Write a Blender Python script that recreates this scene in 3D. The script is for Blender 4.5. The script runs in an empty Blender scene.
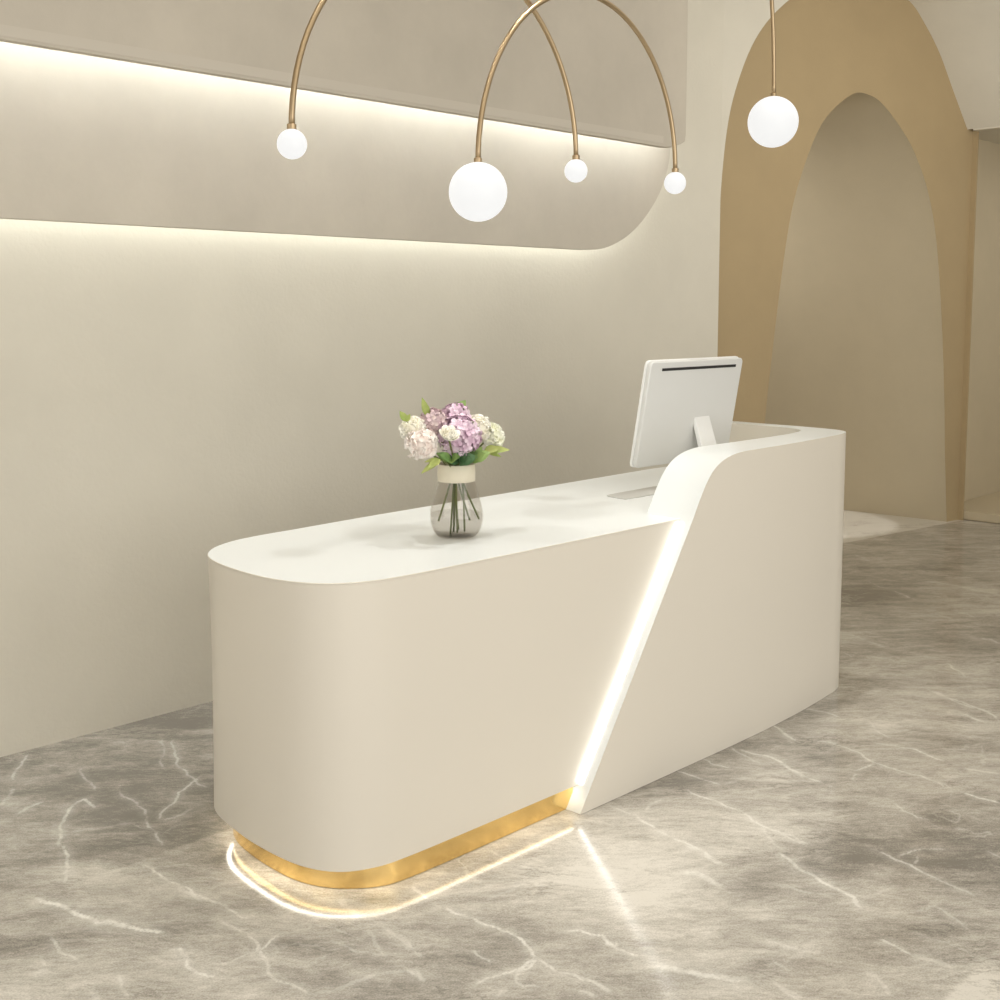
# reception hall with a curved desk
VEINS = [(6,0.5,[(1.795,4.17),(1.746,4.114),(1.697,4.046),(1.655,3.976)]),(10,0.5,[(1.53,3.789),(1.583,3.836),(1.622,3.901)]),(10,0.5,[(1.538,3.683),(1.583,3.711),(1.637,3.718)]),(7,0.75,[(1.738,3.554),(1.748,3.643),(1.702,3.627),(1.662,3.582),(1.625,3.536),(1.58,3.456),(1.529,3.367)]),(6,0.7,[(1.538,3.368),(1.526,3.317),(1.505,3.264),(1.457,3.17),(1.435,3.135)]),(5,0.5,[(1.861,3.62),(1.854,3.511),(1.844,3.422),(1.797,3.327),(1.769,3.221),(1.752,3.152)]),(5,0.6,[(2.115,3.537),(2.068,3.516),(1.993,3.473),(1.886,3.379),(1.83,3.322)]),(5,0.55,[(2.24,3.925),(2.163,3.782),(2.12,3.704),(2.094,3.587),(2.084,3.514),(2.085,3.445)]),(5,0.35,[(2.223,3.976),(2.136,3.808),(2.066,3.701)]),(9,0.4,[(1.83,3.322),(1.887,3.306),(1.953,3.324)]),(5,0.4,[(1.865,3.904),(1.826,3.776),(1.806,3.688)]),(12,0.3,[(1.604,3.432),(1.672,3.396),(1.764,3.36)]),(11,0.9,[(1.34,3.103),(1.362,3.037),(1.376,2.963),(1.392,2.882)]),(17,1.0,[(1.392,2.882),(1.419,2.838),(1.441,2.787)]),(10,0.9,[(1.441,2.787),(1.464,2.736),(1.488,2.696)]),(5,0.9,[(1.644,3.088),(1.645,3.014),(1.651,2.915),(1.658,2.834),(1.663,2.763),(1.675,2.728)]),(9,0.5,[(1.648,2.899),(1.651,2.823),(1.653,2.759)]),(5,0.6,[(1.276,2.879),(1.258,2.792),(1.271,2.757),(1.273,2.726)]),(5,0.5,[(1.216,2.805),(1.199,2.724),(1.173,2.681),(1.144,2.658)]),(5,0.5,[(1.314,2.593),(1.287,2.526),(1.283,2.491)]),(6,0.8,[(1.461,2.601),(1.481,2.588),(1.469,2.535),(1.448,2.506),(1.447,2.464),(1.47,2.421)]),(5,0.5,[(1.473,2.537),(1.444,2.545)]),(25,0.4,[(1.08,2.722),(1.098,2.691),(1.116,2.638)]),(12,0.5,[(1.238,2.576),(1.228,2.525)]),(5,0.7,[(1.661,2.795),(1.667,2.737),(1.682,2.696),(1.674,2.62),(1.687,2.594)]),(5,0.6,[(1.63,2.657),(1.632,2.597),(1.643,2.538),(1.633,2.479),(1.604,2.397),(1.568,2.335),(1.564,2.298),(1.583,2.239),(1.588,2.194)]),(4,0.7,[(1.62,2.444),(1.65,2.454),(1.693,2.472)]),(4,0.4,[(1.618,2.442),(1.575,2.449),(1.541,2.447)]),(4,0.8,[(1.453,2.455),(1.468,2.42)]),(10,0.4,[(1.596,2.187),(1.63,2.165),(1.693,2.161),(1.741,2.153),(1.788,2.126),(1.82,2.107)]),(14,0.6,[(1.917,2.5),(1.908,2.45),(1.893,2.398)]),(8,0.4,[(1.868,2.326),(1.835,2.251),(1.821,2.192)]),(8,0.4,[(1.907,2.302),(1.903,2.244),(1.88,2.176)]),(5,0.4,[(1.77,2.348),(1.78,2.27),(1.821,2.192)]),(6,0.6,[(1.817,2.111),(1.823,2.07)]),(7,0.7,[(2.114,2.426),(2.097,2.371),(2.091,2.337)]),(6,0.85,[(2.081,2.299),(2.086,2.235),(2.103,2.168),(2.112,2.103),(2.12,2.055),(2.112,2.001),(2.086,1.945),(2.073,1.922)]),(5,0.7,[(2.077,1.925),(2.023,1.916),(1.975,1.929),(1.932,1.946),(1.893,1.945)]),(5,0.7,[(2.073,1.922),(2.049,1.911),(2.001,1.91)]),(6,0.7,[(2.081,1.929),(2.065,1.852),(2.08,1.823),(2.084,1.777),(2.096,1.739),(2.089,1.693)]),(4,0.5,[(1.994,2.06),(1.983,2.021),(1.988,1.987)]),(5,0.5,[(2.003,1.908),(1.968,1.889),(1.964,1.86),(1.99,1.827)]),(6,0.8,[(2.224,1.957),(2.255,1.931),(2.259,1.898),(2.275,1.874),(2.25,1.839),(2.257,1.809)]),(8,0.6,[(1.923,1.881),(1.887,1.872)]),(5,0.6,[(2.042,1.754),(2.053,1.736),(2.05,1.711)]),(8,0.5,[(1.82,2.108),(1.829,2.085),(1.814,2.045)]),(6,0.5,[(1.913,2.249),(1.891,2.18),(1.883,2.13)]),(5,0.4,[(2.416,2.433),(2.409,2.389),(2.416,2.351)]),(6,0.3,[(2.408,2.299),(2.419,2.24)]),(12,0.3,[(2.203,2.219),(2.281,2.211),(2.353,2.212),(2.402,2.19)]),(6,0.9,[(2.253,1.931),(2.264,1.896),(2.276,1.873),(2.261,1.85),(2.252,1.814),(2.255,1.774),(2.261,1.75)]),(4,0.5,[(2.273,1.83),(2.254,1.812)]),(17,0.75,[(2.261,1.682),(2.279,1.649),(2.297,1.603),(2.322,1.557),(2.362,1.496)]),(6,0.8,[(2.091,1.791),(2.095,1.753),(2.095,1.719),(2.092,1.69)]),(6,0.5,[(2.045,1.751),(2.049,1.714)]),(16,0.65,[(2.86,2.036),(2.851,1.982),(2.831,1.921),(2.83,1.882)]),(18,0.65,[(2.71,1.935),(2.729,1.896),(2.717,1.843),(2.707,1.806)]),(5,0.5,[(2.545,1.562),(2.562,1.522),(2.58,1.482)]),(7,0.4,[(2.402,1.448),(2.391,1.394),(2.389,1.369)]),(6,0.4,[(2.479,1.496),(2.466,1.439)]),(9,0.8,[(3.008,1.802),(2.995,1.765),(2.954,1.697),(2.936,1.63),(2.929,1.572),(2.912,1.51),(2.874,1.47)]),(5,0.5,[(2.924,1.497),(2.977,1.479),(3.053,1.465)]),(5,0.4,[(2.83,1.524),(2.891,1.505),(2.92,1.501)]),(8,0.3,[(2.846,1.675),(2.851,1.616),(2.896,1.561)]),(6,0.65,[(3.222,1.626),(3.221,1.576),(3.21,1.516),(3.197,1.47),(3.181,1.41),(3.171,1.354),(3.158,1.286)]),(5,0.5,[(3.23,1.546),(3.296,1.531),(3.338,1.509),(3.372,1.464)]),(4,0.4,[(3.219,1.487),(3.273,1.503)]),(6,0.6,[(2.761,1.358),(2.757,1.317),(2.748,1.266)]),(14,0.3,[(2.748,1.266),(2.755,1.224),(2.757,1.158)]),(8,0.6,[(2.59,1.279),(2.57,1.252),(2.544,1.219)]),(14,0.4,[(2.59,1.313),(2.59,1.279)]),(6,0.4,[(2.967,1.359),(3.023,1.336),(2.999,1.277),(2.971,1.224)]),(8,0.5,[(2.385,1.42),(2.381,1.365)]),(6,0.4,[(2.544,1.518),(2.571,1.483),(2.584,1.448)]),(5,0.4,[(3.452,1.372),(3.437,1.327)]),(6,0.7,[(3.951,2.414),(3.914,2.347),(3.865,2.27)]),(6,0.5,[(3.645,2.405),(3.608,2.333),(3.578,2.258),(3.585,2.235)]),(8,0.7,[(3.645,2.358),(3.642,2.299),(3.657,2.253),(3.644,2.191),(3.615,2.147),(3.573,2.061)]),(5,0.6,[(3.472,2.41),(3.452,2.34),(3.465,2.284)]),(6,0.7,[(3.312,2.395),(3.315,2.336),(3.317,2.265),(3.317,2.229)]),(6,0.7,[(3.202,2.274),(3.19,2.195),(3.189,2.133),(3.185,2.063),(3.15,1.991),(3.135,1.926),(3.125,1.858),(3.109,1.776)]),(8,0.8,[(2.916,2.264),(2.892,2.184),(2.874,2.112),(2.87,2.051),(2.862,1.981),(2.841,1.904)]),(5,0.5,[(2.921,2.38),(2.915,2.325),(2.923,2.269)]),(5,0.4,[(3.125,1.936),(3.07,1.87),(3.032,1.808)]),(12,0.25,[(3.324,2.217),(3.421,2.201),(3.517,2.165),(3.593,2.125)]),(7,0.5,[(2.976,2.275),(3.081,2.293)]),(5,0.5,[(4.203,2.434),(4.229,2.351),(4.218,2.258)]),(5,0.8,[(3.928,2.367),(3.889,2.305),(3.864,2.258)]),(6,0.6,[(3.913,2.208),(3.943,2.152),(3.927,2.072),(3.882,1.979),(3.867,1.92),(3.86,1.835),(3.869,1.775),(3.855,1.706),(3.829,1.678)]),(5,0.6,[(3.87,1.947),(3.795,1.95),(3.746,1.961)]),(5,0.5,[(3.732,1.942),(3.667,1.919)]),(5,0.8,[(4.047,2.03),(4.078,1.976),(4.097,1.9),(4.073,1.847),(4.059,1.779)]),(5,0.5,[(4.257,2.175),(4.183,2.109),(4.141,2.034)]),(6,0.75,[(4.795,2.175),(4.749,2.078),(4.724,1.984),(4.694,1.899),(4.607,1.802)]),(11,0.7,[(4.599,1.938),(4.573,1.892),(4.553,1.84)]),(10,0.5,[(4.715,1.935),(4.699,1.875)]),(10,0.6,[(4.037,1.69),(4.057,1.64),(4.081,1.588)]),(6,0.9,[(3.826,1.602),(3.821,1.555),(3.831,1.487)]),(5,0.5,[(3.586,1.731),(3.549,1.682),(3.534,1.631),(3.544,1.592)]),(6,0.7,[(3.135,1.881),(3.137,1.835),(3.118,1.779)]),(7,0.5,[(3.633,2.186),(3.607,2.126),(3.586,2.062),(3.576,1.989)]),(8,0.7,[(6.737,3.109),(6.758,2.993),(6.749,2.878),(6.728,2.779),(6.715,2.658)]),(8,0.6,[(6.386,3.126),(6.33,3.037),(6.267,2.941)]),(7,0.4,[(6.504,3.345),(6.423,3.239),(6.419,3.153)]),(8,0.5,[(7.636,3.175),(7.618,3.079),(7.62,3.025)]),(8,0.4,[(7.17,3.802),(7.058,3.647),(7.121,3.62)]),(7,0.5,[(6.193,2.682),(6.16,2.612),(6.122,2.55)]),(6,0.5,[(5.975,2.854),(5.992,2.786),(6.044,2.708),(6.008,2.609)]),(7,0.8,[(5.738,2.361),(5.764,2.313),(5.708,2.249)]),(5,0.5,[(5.374,2.476),(5.389,2.408),(5.413,2.328)]),(6,0.7,[(5.236,2.301),(5.151,2.22),(5.083,2.147)]),(7,0.7,[(4.799,2.182),(4.763,2.106),(4.722,2.023),(4.698,1.942)]),(5,0.5,[(5.343,2.893),(5.353,2.816),(5.316,2.724),(5.273,2.64),(5.274,2.598)]),(5,0.5,[(5.091,2.602),(5.083,2.552),(5.107,2.497)])]
BLOBS = [(1.948,3.93,0.301,-0.305,-0.129,-0.253,-0.5),(2.343,4.129,0.165,-0.168,-0.07,-0.121,-0.5),(1.816,3.342,0.155,-0.157,-0.09,-0.162,-0.5),(1.453,3.606,0.13,-0.132,-0.112,-0.266,0.1),(1.968,3.296,0.045,-0.046,-0.061,-0.099,0.2),(1.519,3.031,0.118,-0.119,-0.06,-0.116,0.5),(1.152,2.721,0.101,-0.103,-0.054,-0.122,0.1),(1.799,2.965,0.051,-0.052,-0.099,-0.159,-0.1),(1.66,2.333,0.104,-0.106,-0.078,-0.108,-0.4),(2.039,2.083,0.108,-0.109,-0.098,-0.1,-0.55),(1.795,2.038,0.1,-0.102,-0.042,-0.047,-0.3),(1.888,2.381,0.111,-0.113,-0.064,-0.079,-0.1),(2.531,2.133,0.121,-0.123,-0.135,-0.114,0.6),(2.576,1.918,0.136,-0.138,-0.174,-0.131,0.6),(2.112,1.875,0.087,-0.088,-0.067,-0.059,0.0),(2.766,1.766,0.049,-0.05,-0.069,-0.045,-0.5),(2.47,1.647,0.108,-0.109,-0.048,-0.033,-0.25),(2.097,1.673,0.099,-0.1,-0.047,-0.038,0.0),(2.859,1.983,0.126,-0.127,-0.106,-0.075,0.25),(3.408,1.624,0.152,-0.154,-0.162,-0.08,-0.65),(3.015,1.643,0.101,-0.102,-0.108,-0.061,-0.4),(3.318,1.425,0.123,-0.125,-0.085,-0.038,-0.6),(3.113,1.633,0.041,-0.042,-0.113,-0.061,-0.4),(2.821,1.362,0.128,-0.129,-0.074,-0.037,-0.3),(2.888,1.481,0.057,-0.058,-0.074,-0.039,0.1),(2.949,1.232,0.073,-0.074,-0.142,-0.062,-0.25),(2.732,1.088,0.042,-0.042,-0.102,-0.043,0.7),(3.638,2.356,0.128,-0.13,-0.116,-0.076,-0.45),(3.254,2.345,0.072,-0.073,-0.07,-0.051,-0.4),(3.024,2.338,0.069,-0.07,-0.063,-0.049,-0.3),(4.13,2.4,0.084,-0.085,-0.102,-0.061,-0.3),(3.471,2.125,0.096,-0.097,-0.104,-0.065,0.25),(4.299,2.146,0.11,-0.112,-0.126,-0.064,0.45),(4.55,2.06,0.141,-0.143,-0.158,-0.074,0.35),(3.794,1.925,0.074,-0.075,-0.083,-0.043,-0.4),(3.781,2.072,0.075,-0.076,-0.085,-0.048,-0.4),(3.233,1.905,0.089,-0.09,-0.126,-0.076,0.15),(6.589,3.319,0.251,-0.254,-0.671,-0.344,-0.45),(7.442,3.274,0.226,-0.229,-0.56,-0.251,-0.2),(6.048,3.161,0.117,-0.118,-0.303,-0.161,-0.6),(6.516,2.688,0.156,-0.158,-0.305,-0.129,0.1),(5.796,2.802,0.219,-0.222,-0.256,-0.126,-0.3),(5.609,2.452,0.137,-0.139,-0.168,-0.076,-0.3),(5.056,2.534,0.129,-0.131,-0.199,-0.102,-0.05),(4.766,2.204,0.149,-0.151,-0.101,-0.048,0.1)]
import bpy, bmesh, math, random
import numpy as np
from mathutils import Vector, Matrix

C = bpy.context.scene.collection
SC = bpy.context.scene
R = math.radians

# ------------------------------------------------------------------ helpers
def new_mat(name):
    m = bpy.data.materials.new(name); m.use_nodes = True
    nt = m.node_tree; b = nt.nodes['Principled BSDF']
    return m, nt, b

def plain(name, col, rough=0.5, metal=0.0, spec=0.5, bump=0.0, bscale=40, var=0.0, vscale=3, **kw):
    m, nt, b = new_mat(name)
    b.inputs['Base Color'].default_value = (*col, 1)
    b.inputs['Roughness'].default_value = rough
    b.inputs['Metallic'].default_value = metal
    b.inputs['Specular IOR Level'].default_value = spec
    tc = nt.nodes.new('ShaderNodeTexCoord')
    if var:
        n = nt.nodes.new('ShaderNodeTexNoise'); n.inputs['Scale'].default_value = vscale; n.inputs['Detail'].default_value = 6
        n.inputs['Roughness'].default_value = .62
        nt.links.new(tc.outputs['Object'], n.inputs['Vector'])
        cr = nt.nodes.new('ShaderNodeValToRGB')
        cr.color_ramp.elements[0].position = .3; cr.color_ramp.elements[1].position = .7
        cr.color_ramp.elements[0].color = (*[c * (1 - var) for c in col], 1)
        cr.color_ramp.elements[1].color = (*[min(1, c * (1 + var)) for c in col], 1)
        nt.links.new(n.outputs['Fac'], cr.inputs['Fac']); nt.links.new(cr.outputs['Color'], b.inputs['Base Color'])
    if bump:
        n = nt.nodes.new('ShaderNodeTexNoise'); n.inputs['Scale'].default_value = bscale; n.inputs['Detail'].default_value = 5
        nt.links.new(tc.outputs['Object'], n.inputs['Vector'])
        bp = nt.nodes.new('ShaderNodeBump'); bp.inputs['Strength'].default_value = bump; bp.inputs['Distance'].default_value = .01
        nt.links.new(n.outputs['Fac'], bp.inputs['Height']); nt.links.new(bp.outputs['Normal'], b.inputs['Normal'])
    return m

def emit(name, col, s):
    m, nt, b = new_mat(name)
    b.inputs['Base Color'].default_value = (*col, 1)
    b.inputs['Emission Color'].default_value = (*col, 1)
    b.inputs['Emission Strength'].default_value = s
    return m

def mk(name, verts, faces, mat=None, parent=None, smooth=False):
    me = bpy.data.meshes.new(name); me.from_pydata([tuple(v) for v in verts], [], faces); me.update()
    if mat: me.materials.append(mat)
    if smooth:
        for p in me.polygons: p.use_smooth = True
    o = bpy.data.objects.new(name, me); C.objects.link(o)
    if parent: o.parent = parent
    return o

def empty(name, loc=(0, 0, 0)):
    o = bpy.data.objects.new(name, None); o.location = loc; o.empty_display_size = .1; C.objects.link(o); return o

def tag(o, label=None, cat=None, group=None, kind=None):
    if label: o['label'] = label
    if cat: o['category'] = cat
    if group: o['group'] = group
    if kind: o['kind'] = kind
    return o

def bevel(o, w, seg=3, ang=40, curved=False):
    """round the sharp edges in the mesh itself (no modifier)"""
    bm = bmesh.new(); bm.from_mesh(o.data)
    es = [e for e in bm.edges if len(e.link_faces) == 2 and e.calc_face_angle(0) > R(ang)]
    old = set(f.calc_center_median().to_tuple(6) for f in bm.faces)
    r = bmesh.ops.bevel(bm, geom=es, offset=w, segments=seg, profile=.5, affect='EDGES', clamp_overlap=True)
    new = set(r['faces'])
    for f in bm.faces: f.smooth = True
    # keep the big faces flat: split shading where a rounded strip meets them
    for e in bm.edges:
        fs = e.link_faces
        if len(fs) == 2 and ((fs[0] in new) != (fs[1] in new)): e.smooth = curved and False
    bm.to_mesh(o.data); bm.free(); o.data.update()
    return o

def prism(poly, z0, z1):
    n = len(poly)
    v = [(x, y, z0) for x, y in poly] + [(x, y, z1) for x, y in poly]
    f = [tuple(range(n))[::-1], tuple(range(n, 2 * n))] + [(i, (i + 1) % n, n + (i + 1) % n, n + i) for i in range(n)]
    return v, f

def box(x0, x1, y0, y1, z0, z1):
    return prism([(x0, y0), (x1, y0), (x1, y1), (x0, y1)], z0, z1)

def tube(pts, r, seg=12, cap=True):
    pts = [Vector(p) for p in pts]; v = []; f = []
    n = len(pts); up = None
    for i, p in enumerate(pts):
        t = (pts[min(i + 1, n - 1)] - pts[max(i - 1, 0)]).normalized()
        if up is None:
            up = Vector((0, 1, 0)) if abs(t.y) < .9 else Vector((1, 0, 0))
        a = (up - t * up.dot(t)).normalized(); up = a; b = t.cross(a)
        rr = r[i] if isinstance(r, (list, tuple)) else r
        for k in range(seg):
            th = 2 * math.pi * k / seg
            v.append(p + (a * math.cos(th) + b * math.sin(th)) * rr)
    for i in range(n - 1):
        for k in range(seg):
            k2 = (k + 1) % seg
            f.append((i * seg + k, i * seg + k2, (i + 1) * seg + k2, (i + 1) * seg + k))
    if cap:
        f.append(tuple(range(seg))[::-1]); f.append(tuple((n - 1) * seg + k for k in range(seg)))
    return v, f

def lathe(prof, seg=48, close=True):
    v = []; f = []
    for r, z in prof:
        for k in range(seg):
            a = 2 * math.pi * k / seg; v.append((r * math.cos(a), r * math.sin(a), z))
    n = len(prof)
    for i in range(n - 1):
        for k in range(seg):
            k2 = (k + 1) % seg
            f.append((i * seg + k, i * seg + k2, (i + 1) * seg + k2, (i + 1) * seg + k))
    if close:
        f.append(tuple(range(seg))[::-1]); f.append(tuple((n - 1) * seg + k for k in range(seg)))
    return v, f

def catmull(pts, sub=8, closed=False):
    out = []; n = len(pts)
    rng = range(n if closed else n - 1)
    for i in rng:
        if closed: p = [pts[(i + j - 1) % n] for j in range(4)]
        else: p = [pts[max(0, i - 1)], pts[i], pts[i + 1], pts[min(n - 1, i + 2)]]
        for s in range(sub):
            t = s / sub
            out.append(tuple(.5 * (2 * p[1][k] + (p[2][k] - p[0][k]) * t + (2 * p[0][k] - 5 * p[1][k] + 4 * p[2][k] - p[3][k]) * t * t + (3 * p[1][k] - p[0][k] - 3 * p[2][k] + p[3][k]) * t ** 3) for k in range(len(pts[0]))))
    if not closed: out.append(tuple(pts[-1]))
    return out

# ------------------------------------------------------------------ materials
M_wall = plain('cream_plaster', (.67, .63, .535), .75, bump=.12, bscale=60, var=.03, vscale=2)
M_panel = plain('grey_microcement', (.53, .48, .40), .7, bump=.08, bscale=25, var=.07, vscale=2.2)
M_trim = plain('pale_microcement', (.565, .515, .435), .7)
M_ochre = plain('ochre_plaster', (.405, .305, .168), .75, bump=.08, bscale=50, var=.03)
M_tan = plain('tan_plaster', (.53, .45, .31), .75, bump=.06, bscale=50, var=.03)
M_desk = plain('ivory_solid_surface', (.74, .69, .60), .32, spec=.4)
M_desk_lit = plain('lit_ivory_surface', (.80, .825, .82), .28, spec=.4)  # ivory desk surface whitened on upward faces, overhead light put into the colour
M_gold = plain('brushed_gold', (.93, .67, .28), .22, metal=1)
M_brass = plain('satin_brass', (.44, .33, .20), .33, metal=1)
M_led = emit('warm_light_strip', (.95, .985, .96), 8)
M_ledtop = emit('cool_light_strip', (.86, .94, 1.), 17)
M_under = emit('base_light_strip', (1., .965, .87), 12)
M_seam = emit('seam_light_strip', (1., .985, .96), 5.5)
M_globe = emit('opal_glass_globe', (.95, .95, .94), .86)
M_globe.node_tree.nodes["Principled BSDF"].inputs["Base Color"].default_value = (.12, .12, .12, 1)
M_alum = plain('pale_aluminium', (.73, .73, .71), .38, metal=.1)
M_white = plain('white_plastic', (.84, .84, .82), .35)
M_black = plain('black_slot', (.015, .015, .015), .5)
M_shadow = plain('monitor_shadow_grey', (.55, .545, .52), .4)  # grey standing in for the monitor's shadow
M_lampmetal = plain('white_lamp_metal', (.8, .8, .78), .4)

# marble with hand-traced veins stored as attributes on the floor mesh
def marble():
    m, nt, b = new_mat('grey_beige_marble')
    N = nt.nodes.new; L = nt.links.new
    def math_(op, a, b_=None, clamp=False):
        n = N('ShaderNodeMath'); n.operation = op; n.use_clamp = clamp
        for i, x in enumerate((a, b_)):
            if x is None: continue
            if isinstance(x, (int, float)): n.inputs[i].default_value = x
            else: L(x, n.inputs[i])
        return n.outputs[0]
    tc = N('ShaderNodeTexCoord')
    rot = N('ShaderNodeMapping'); rot.inputs['Rotation'].default_value = (0, 0, R(45)); L(tc.outputs['Object'], rot.inputs['Vector'])
    stretch = N('ShaderNodeMapping'); stretch.inputs['Scale'].default_value = (.5, 1.2, 1); L(rot.outputs[0], stretch.inputs['Vector'])
    def noise(sc, det, rough, src, dist=0):
        n = N('ShaderNodeTexNoise'); n.inputs['Scale'].default_value = sc; n.inputs['Detail'].default_value = det
        n.inputs['Roughness'].default_value = rough; n.inputs['Distortion'].default_value = dist
        L(src, n.inputs['Vector']); return n.outputs['Fac']
    cloud = noise(1.9, 8, .66, stretch.outputs[0], .9)
    streak = noise(9, 9, .78, stretch.outputs[0], .5)
    grain = noise(75, 5, .8, stretch.outputs[0])
    pit = noise(210, 3, .6, tc.outputs['Object'])
    tone = N('ShaderNodeAttribute'); tone.attribute_name = 'tone'
    s = math_('MULTIPLY', math_('SUBTRACT', cloud, .5), 1.7)
    s = math_('ADD', s, math_('MULTIPLY', math_('SUBTRACT', streak, .5), 1.6))
    s = math_('ADD', s, math_('MULTIPLY', math_('SUBTRACT', grain, .5), .9))
    s = math_('ADD', s, math_('MULTIPLY', math_('SUBTRACT', pit, .5), .9))
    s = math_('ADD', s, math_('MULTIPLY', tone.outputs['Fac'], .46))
    ridge = math_('ABSOLUTE', math_('SUBTRACT', noise(5, 6, .7, stretch.outputs[0], .3), .5))
    ridge = math_('MULTIPLY', math_('SUBTRACT', 1.0, math_('MULTIPLY', ridge, 45), True), math_('MULTIPLY', math_('SUBTRACT', noise(3, 3, .5, tc.outputs['Object']), .5), 4, True))
    s = math_('SUBTRACT', s, math_('MULTIPLY', ridge, .45))
    s = math_('ADD', s, .5, True)
    cr = N('ShaderNodeValToRGB'); e = cr.color_ramp.elements
    e[0].position = 0; e[0].color = (.20, .184, .160, 1)
    e[1].position = 1; e[1].color = (.69, .655, .59, 1)
    x = e.new(.3); x.color = (.33, .305, .265, 1)
    x = e.new(.6); x.color = (.475, .445, .392, 1)
    L(s, cr.inputs['Fac'])
    # dark hairline speckle
    vo = N('ShaderNodeTexVoronoi'); vo.feature = 'DISTANCE_TO_EDGE'; vo.inputs['Scale'].default_value = 3.2
    dm = N('ShaderNodeVectorMath'); dm.operation = 'ADD'
    nz = N('ShaderNodeTexNoise'); nz.inputs['Scale'].default_value = 5; nz.inputs['Detail'].default_value = 6; L(tc.outputs['Object'], nz.inputs['Vector'])
    sc_ = N('ShaderNodeVectorMath'); sc_.operation = 'SCALE'; sc_.inputs['Scale'].default_value = .22; L(nz.outputs['Color'], sc_.inputs[0])
    L(stretch.outputs[0], dm.inputs[0]); L(sc_.outputs[0], dm.inputs[1]); L(dm.outputs[0], vo.inputs['Vector'])
    thin = math_('SUBTRACT', 1.0, math_('MULTIPLY', vo.outputs['Distance'], 60), True)
    mask = math_('MULTIPLY', math_('SUBTRACT', noise(2.3, 3, .5, tc.outputs['Object']), .5), 5, True)
    thin = math_('MULTIPLY', math_('MULTIPLY', thin, mask), .35)
    # traced veins
    d = N('ShaderNodeAttribute'); d.attribute_name = 'vein'
    ds = N('ShaderNodeAttribute'); ds.attribute_name = 'vein_strength'
    breakup = math_('MULTIPLY', math_('SUBTRACT', noise(14, 5, .65, tc.outputs['Object']), .30), 4.0, True)
    fine = noise(120, 3, .7, tc.outputs['Object'])
    dd = math_('ADD', d.outputs['Fac'], math_('MULTIPLY', math_('SUBTRACT', fine, .5), 2.2))
    dd = math_('ADD', dd, math_('MULTIPLY', math_('SUBTRACT', grain, .5), 1.2))
    core = math_('SUBTRACT', 1.35, dd, True)
    halo = math_('MULTIPLY', math_('SUBTRACT', 1.0, math_('DIVIDE', dd, 5.5), True), .32)
    v = math_('MULTIPLY', math_('MAXIMUM', core, halo), math_('MULTIPLY', ds.outputs['Fac'], breakup))
    v = math_('MAXIMUM', v, thin)
    mx = N('ShaderNodeMix'); mx.data_type = 'RGBA'; L(math_('MULTIPLY', v, .85, True), mx.inputs['Factor'])
    L(cr.outputs['Color'], mx.inputs['A']); mx.inputs['B'].default_value = (.86, .84, .78, 1)
    L(mx.outputs['Result'], b.inputs['Base Color'])
    rr = math_('ADD', .09, math_('MULTIPLY', grain, .06)); L(rr, b.inputs['Roughness'])
    b.inputs['Specular IOR Level'].default_value = .5
    return m
M_floor = marble()

# ------------------------------------------------------------------ floor
def axis(a, segs):
    out = [a]
    for b, st in segs:
        n = max(1, round((b - out[-1]) / st)); s0 = out[-1]
        out += [s0 + (b - s0) * (i + 1) / n for i in range(n)]
    return np.array(out)
fx = axis(-3, [(1.2, .25), (5.2, .007), (9.2, .014), (13, .4)]); fy = axis(-3, [(1.0, .25), (4.25, .007), (5.0, .1), (7.5, .4)])
GX, GY = np.meshgrid(fx, fy)
nr = np.random.RandomState(3)
def jitter(P):
    for _ in range(3):
        Q = [P[0]]
        for a, b in zip(P[:-1], P[1:]):
            ab = b - a; L = np.hypot(*ab); m = (a + b) / 2 + np.array([-ab[1], ab[0]]) * nr.uniform(-.11, .11)
            Q += [m, b]
        P = np.array(Q)
    return P
vdist = np.full(GX.shape, 6.); vstr = np.zeros(GX.shape)
for wd, st, pts in VEINS:
    P = jitter(np.array(pts)); lo = P.min(0) - .15; hi = P.max(0) + .15
    ix = np.where((fx > lo[0]) & (fx < hi[0]))[0]; iy = np.where((fy > lo[1]) & (fy < hi[1]))[0]
    if len(ix) < 2 or len(iy) < 2: continue
    sx = slice(ix[0], ix[-1] + 1); sy = slice(iy[0], iy[-1] + 1)
    X = GX[sy, sx]; Y = GY[sy, sx]; best = np.full(X.shape, 9.); tt = np.zeros(X.shape)
    nseg = len(P) - 1
    for i in range(nseg):
        a, b = P[i], P[i + 1]; ab = b - a; l2 = (ab ** 2).sum() + 1e-9
        t = np.clip(((X - a[0]) * ab[0] + (Y - a[1]) * ab[1]) / l2, 0, 1)
        dd = np.hypot(X - a[0] - t * ab[0], Y - a[1] - t * ab[1])
        k = dd < best; best = np.where(k, dd, best); tt = np.where(k, (i + t) / nseg, tt)
    w = wd * .0007 + .0018
    fade = np.clip(np.minimum(tt, 1 - tt) * 6 + .45, 0, 1)
    dn = best / w; k = dn < vdist[sy, sx]
    vdist[sy, sx] = np.where(k, dn, vdist[sy, sx]); vstr[sy, sx] = np.where(k, st * fade, vstr[sy, sx])
tone = np.zeros(GX.shape)
for cx, cy, ax, ay, bx, by, t in BLOBS:  # marble clouding; dark ones along the desk front are its painted-in shade
    det = ax * by - ay * bx
    u = ((GX - cx) * by - (GY - cy) * bx) / det; v = (-(GX - cx) * ay + (GY - cy) * ax) / det
    tone += t * 1.15 * np.exp(-np.clip((u * u + v * v), 0, 30) * .9)
edge = lambda x: np.clip(x / .012, 0, 1)
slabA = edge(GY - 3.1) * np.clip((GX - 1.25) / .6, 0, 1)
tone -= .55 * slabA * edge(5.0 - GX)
tone += .45 * edge(1.13 - GY) * edge(GX - 2.3)
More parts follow.
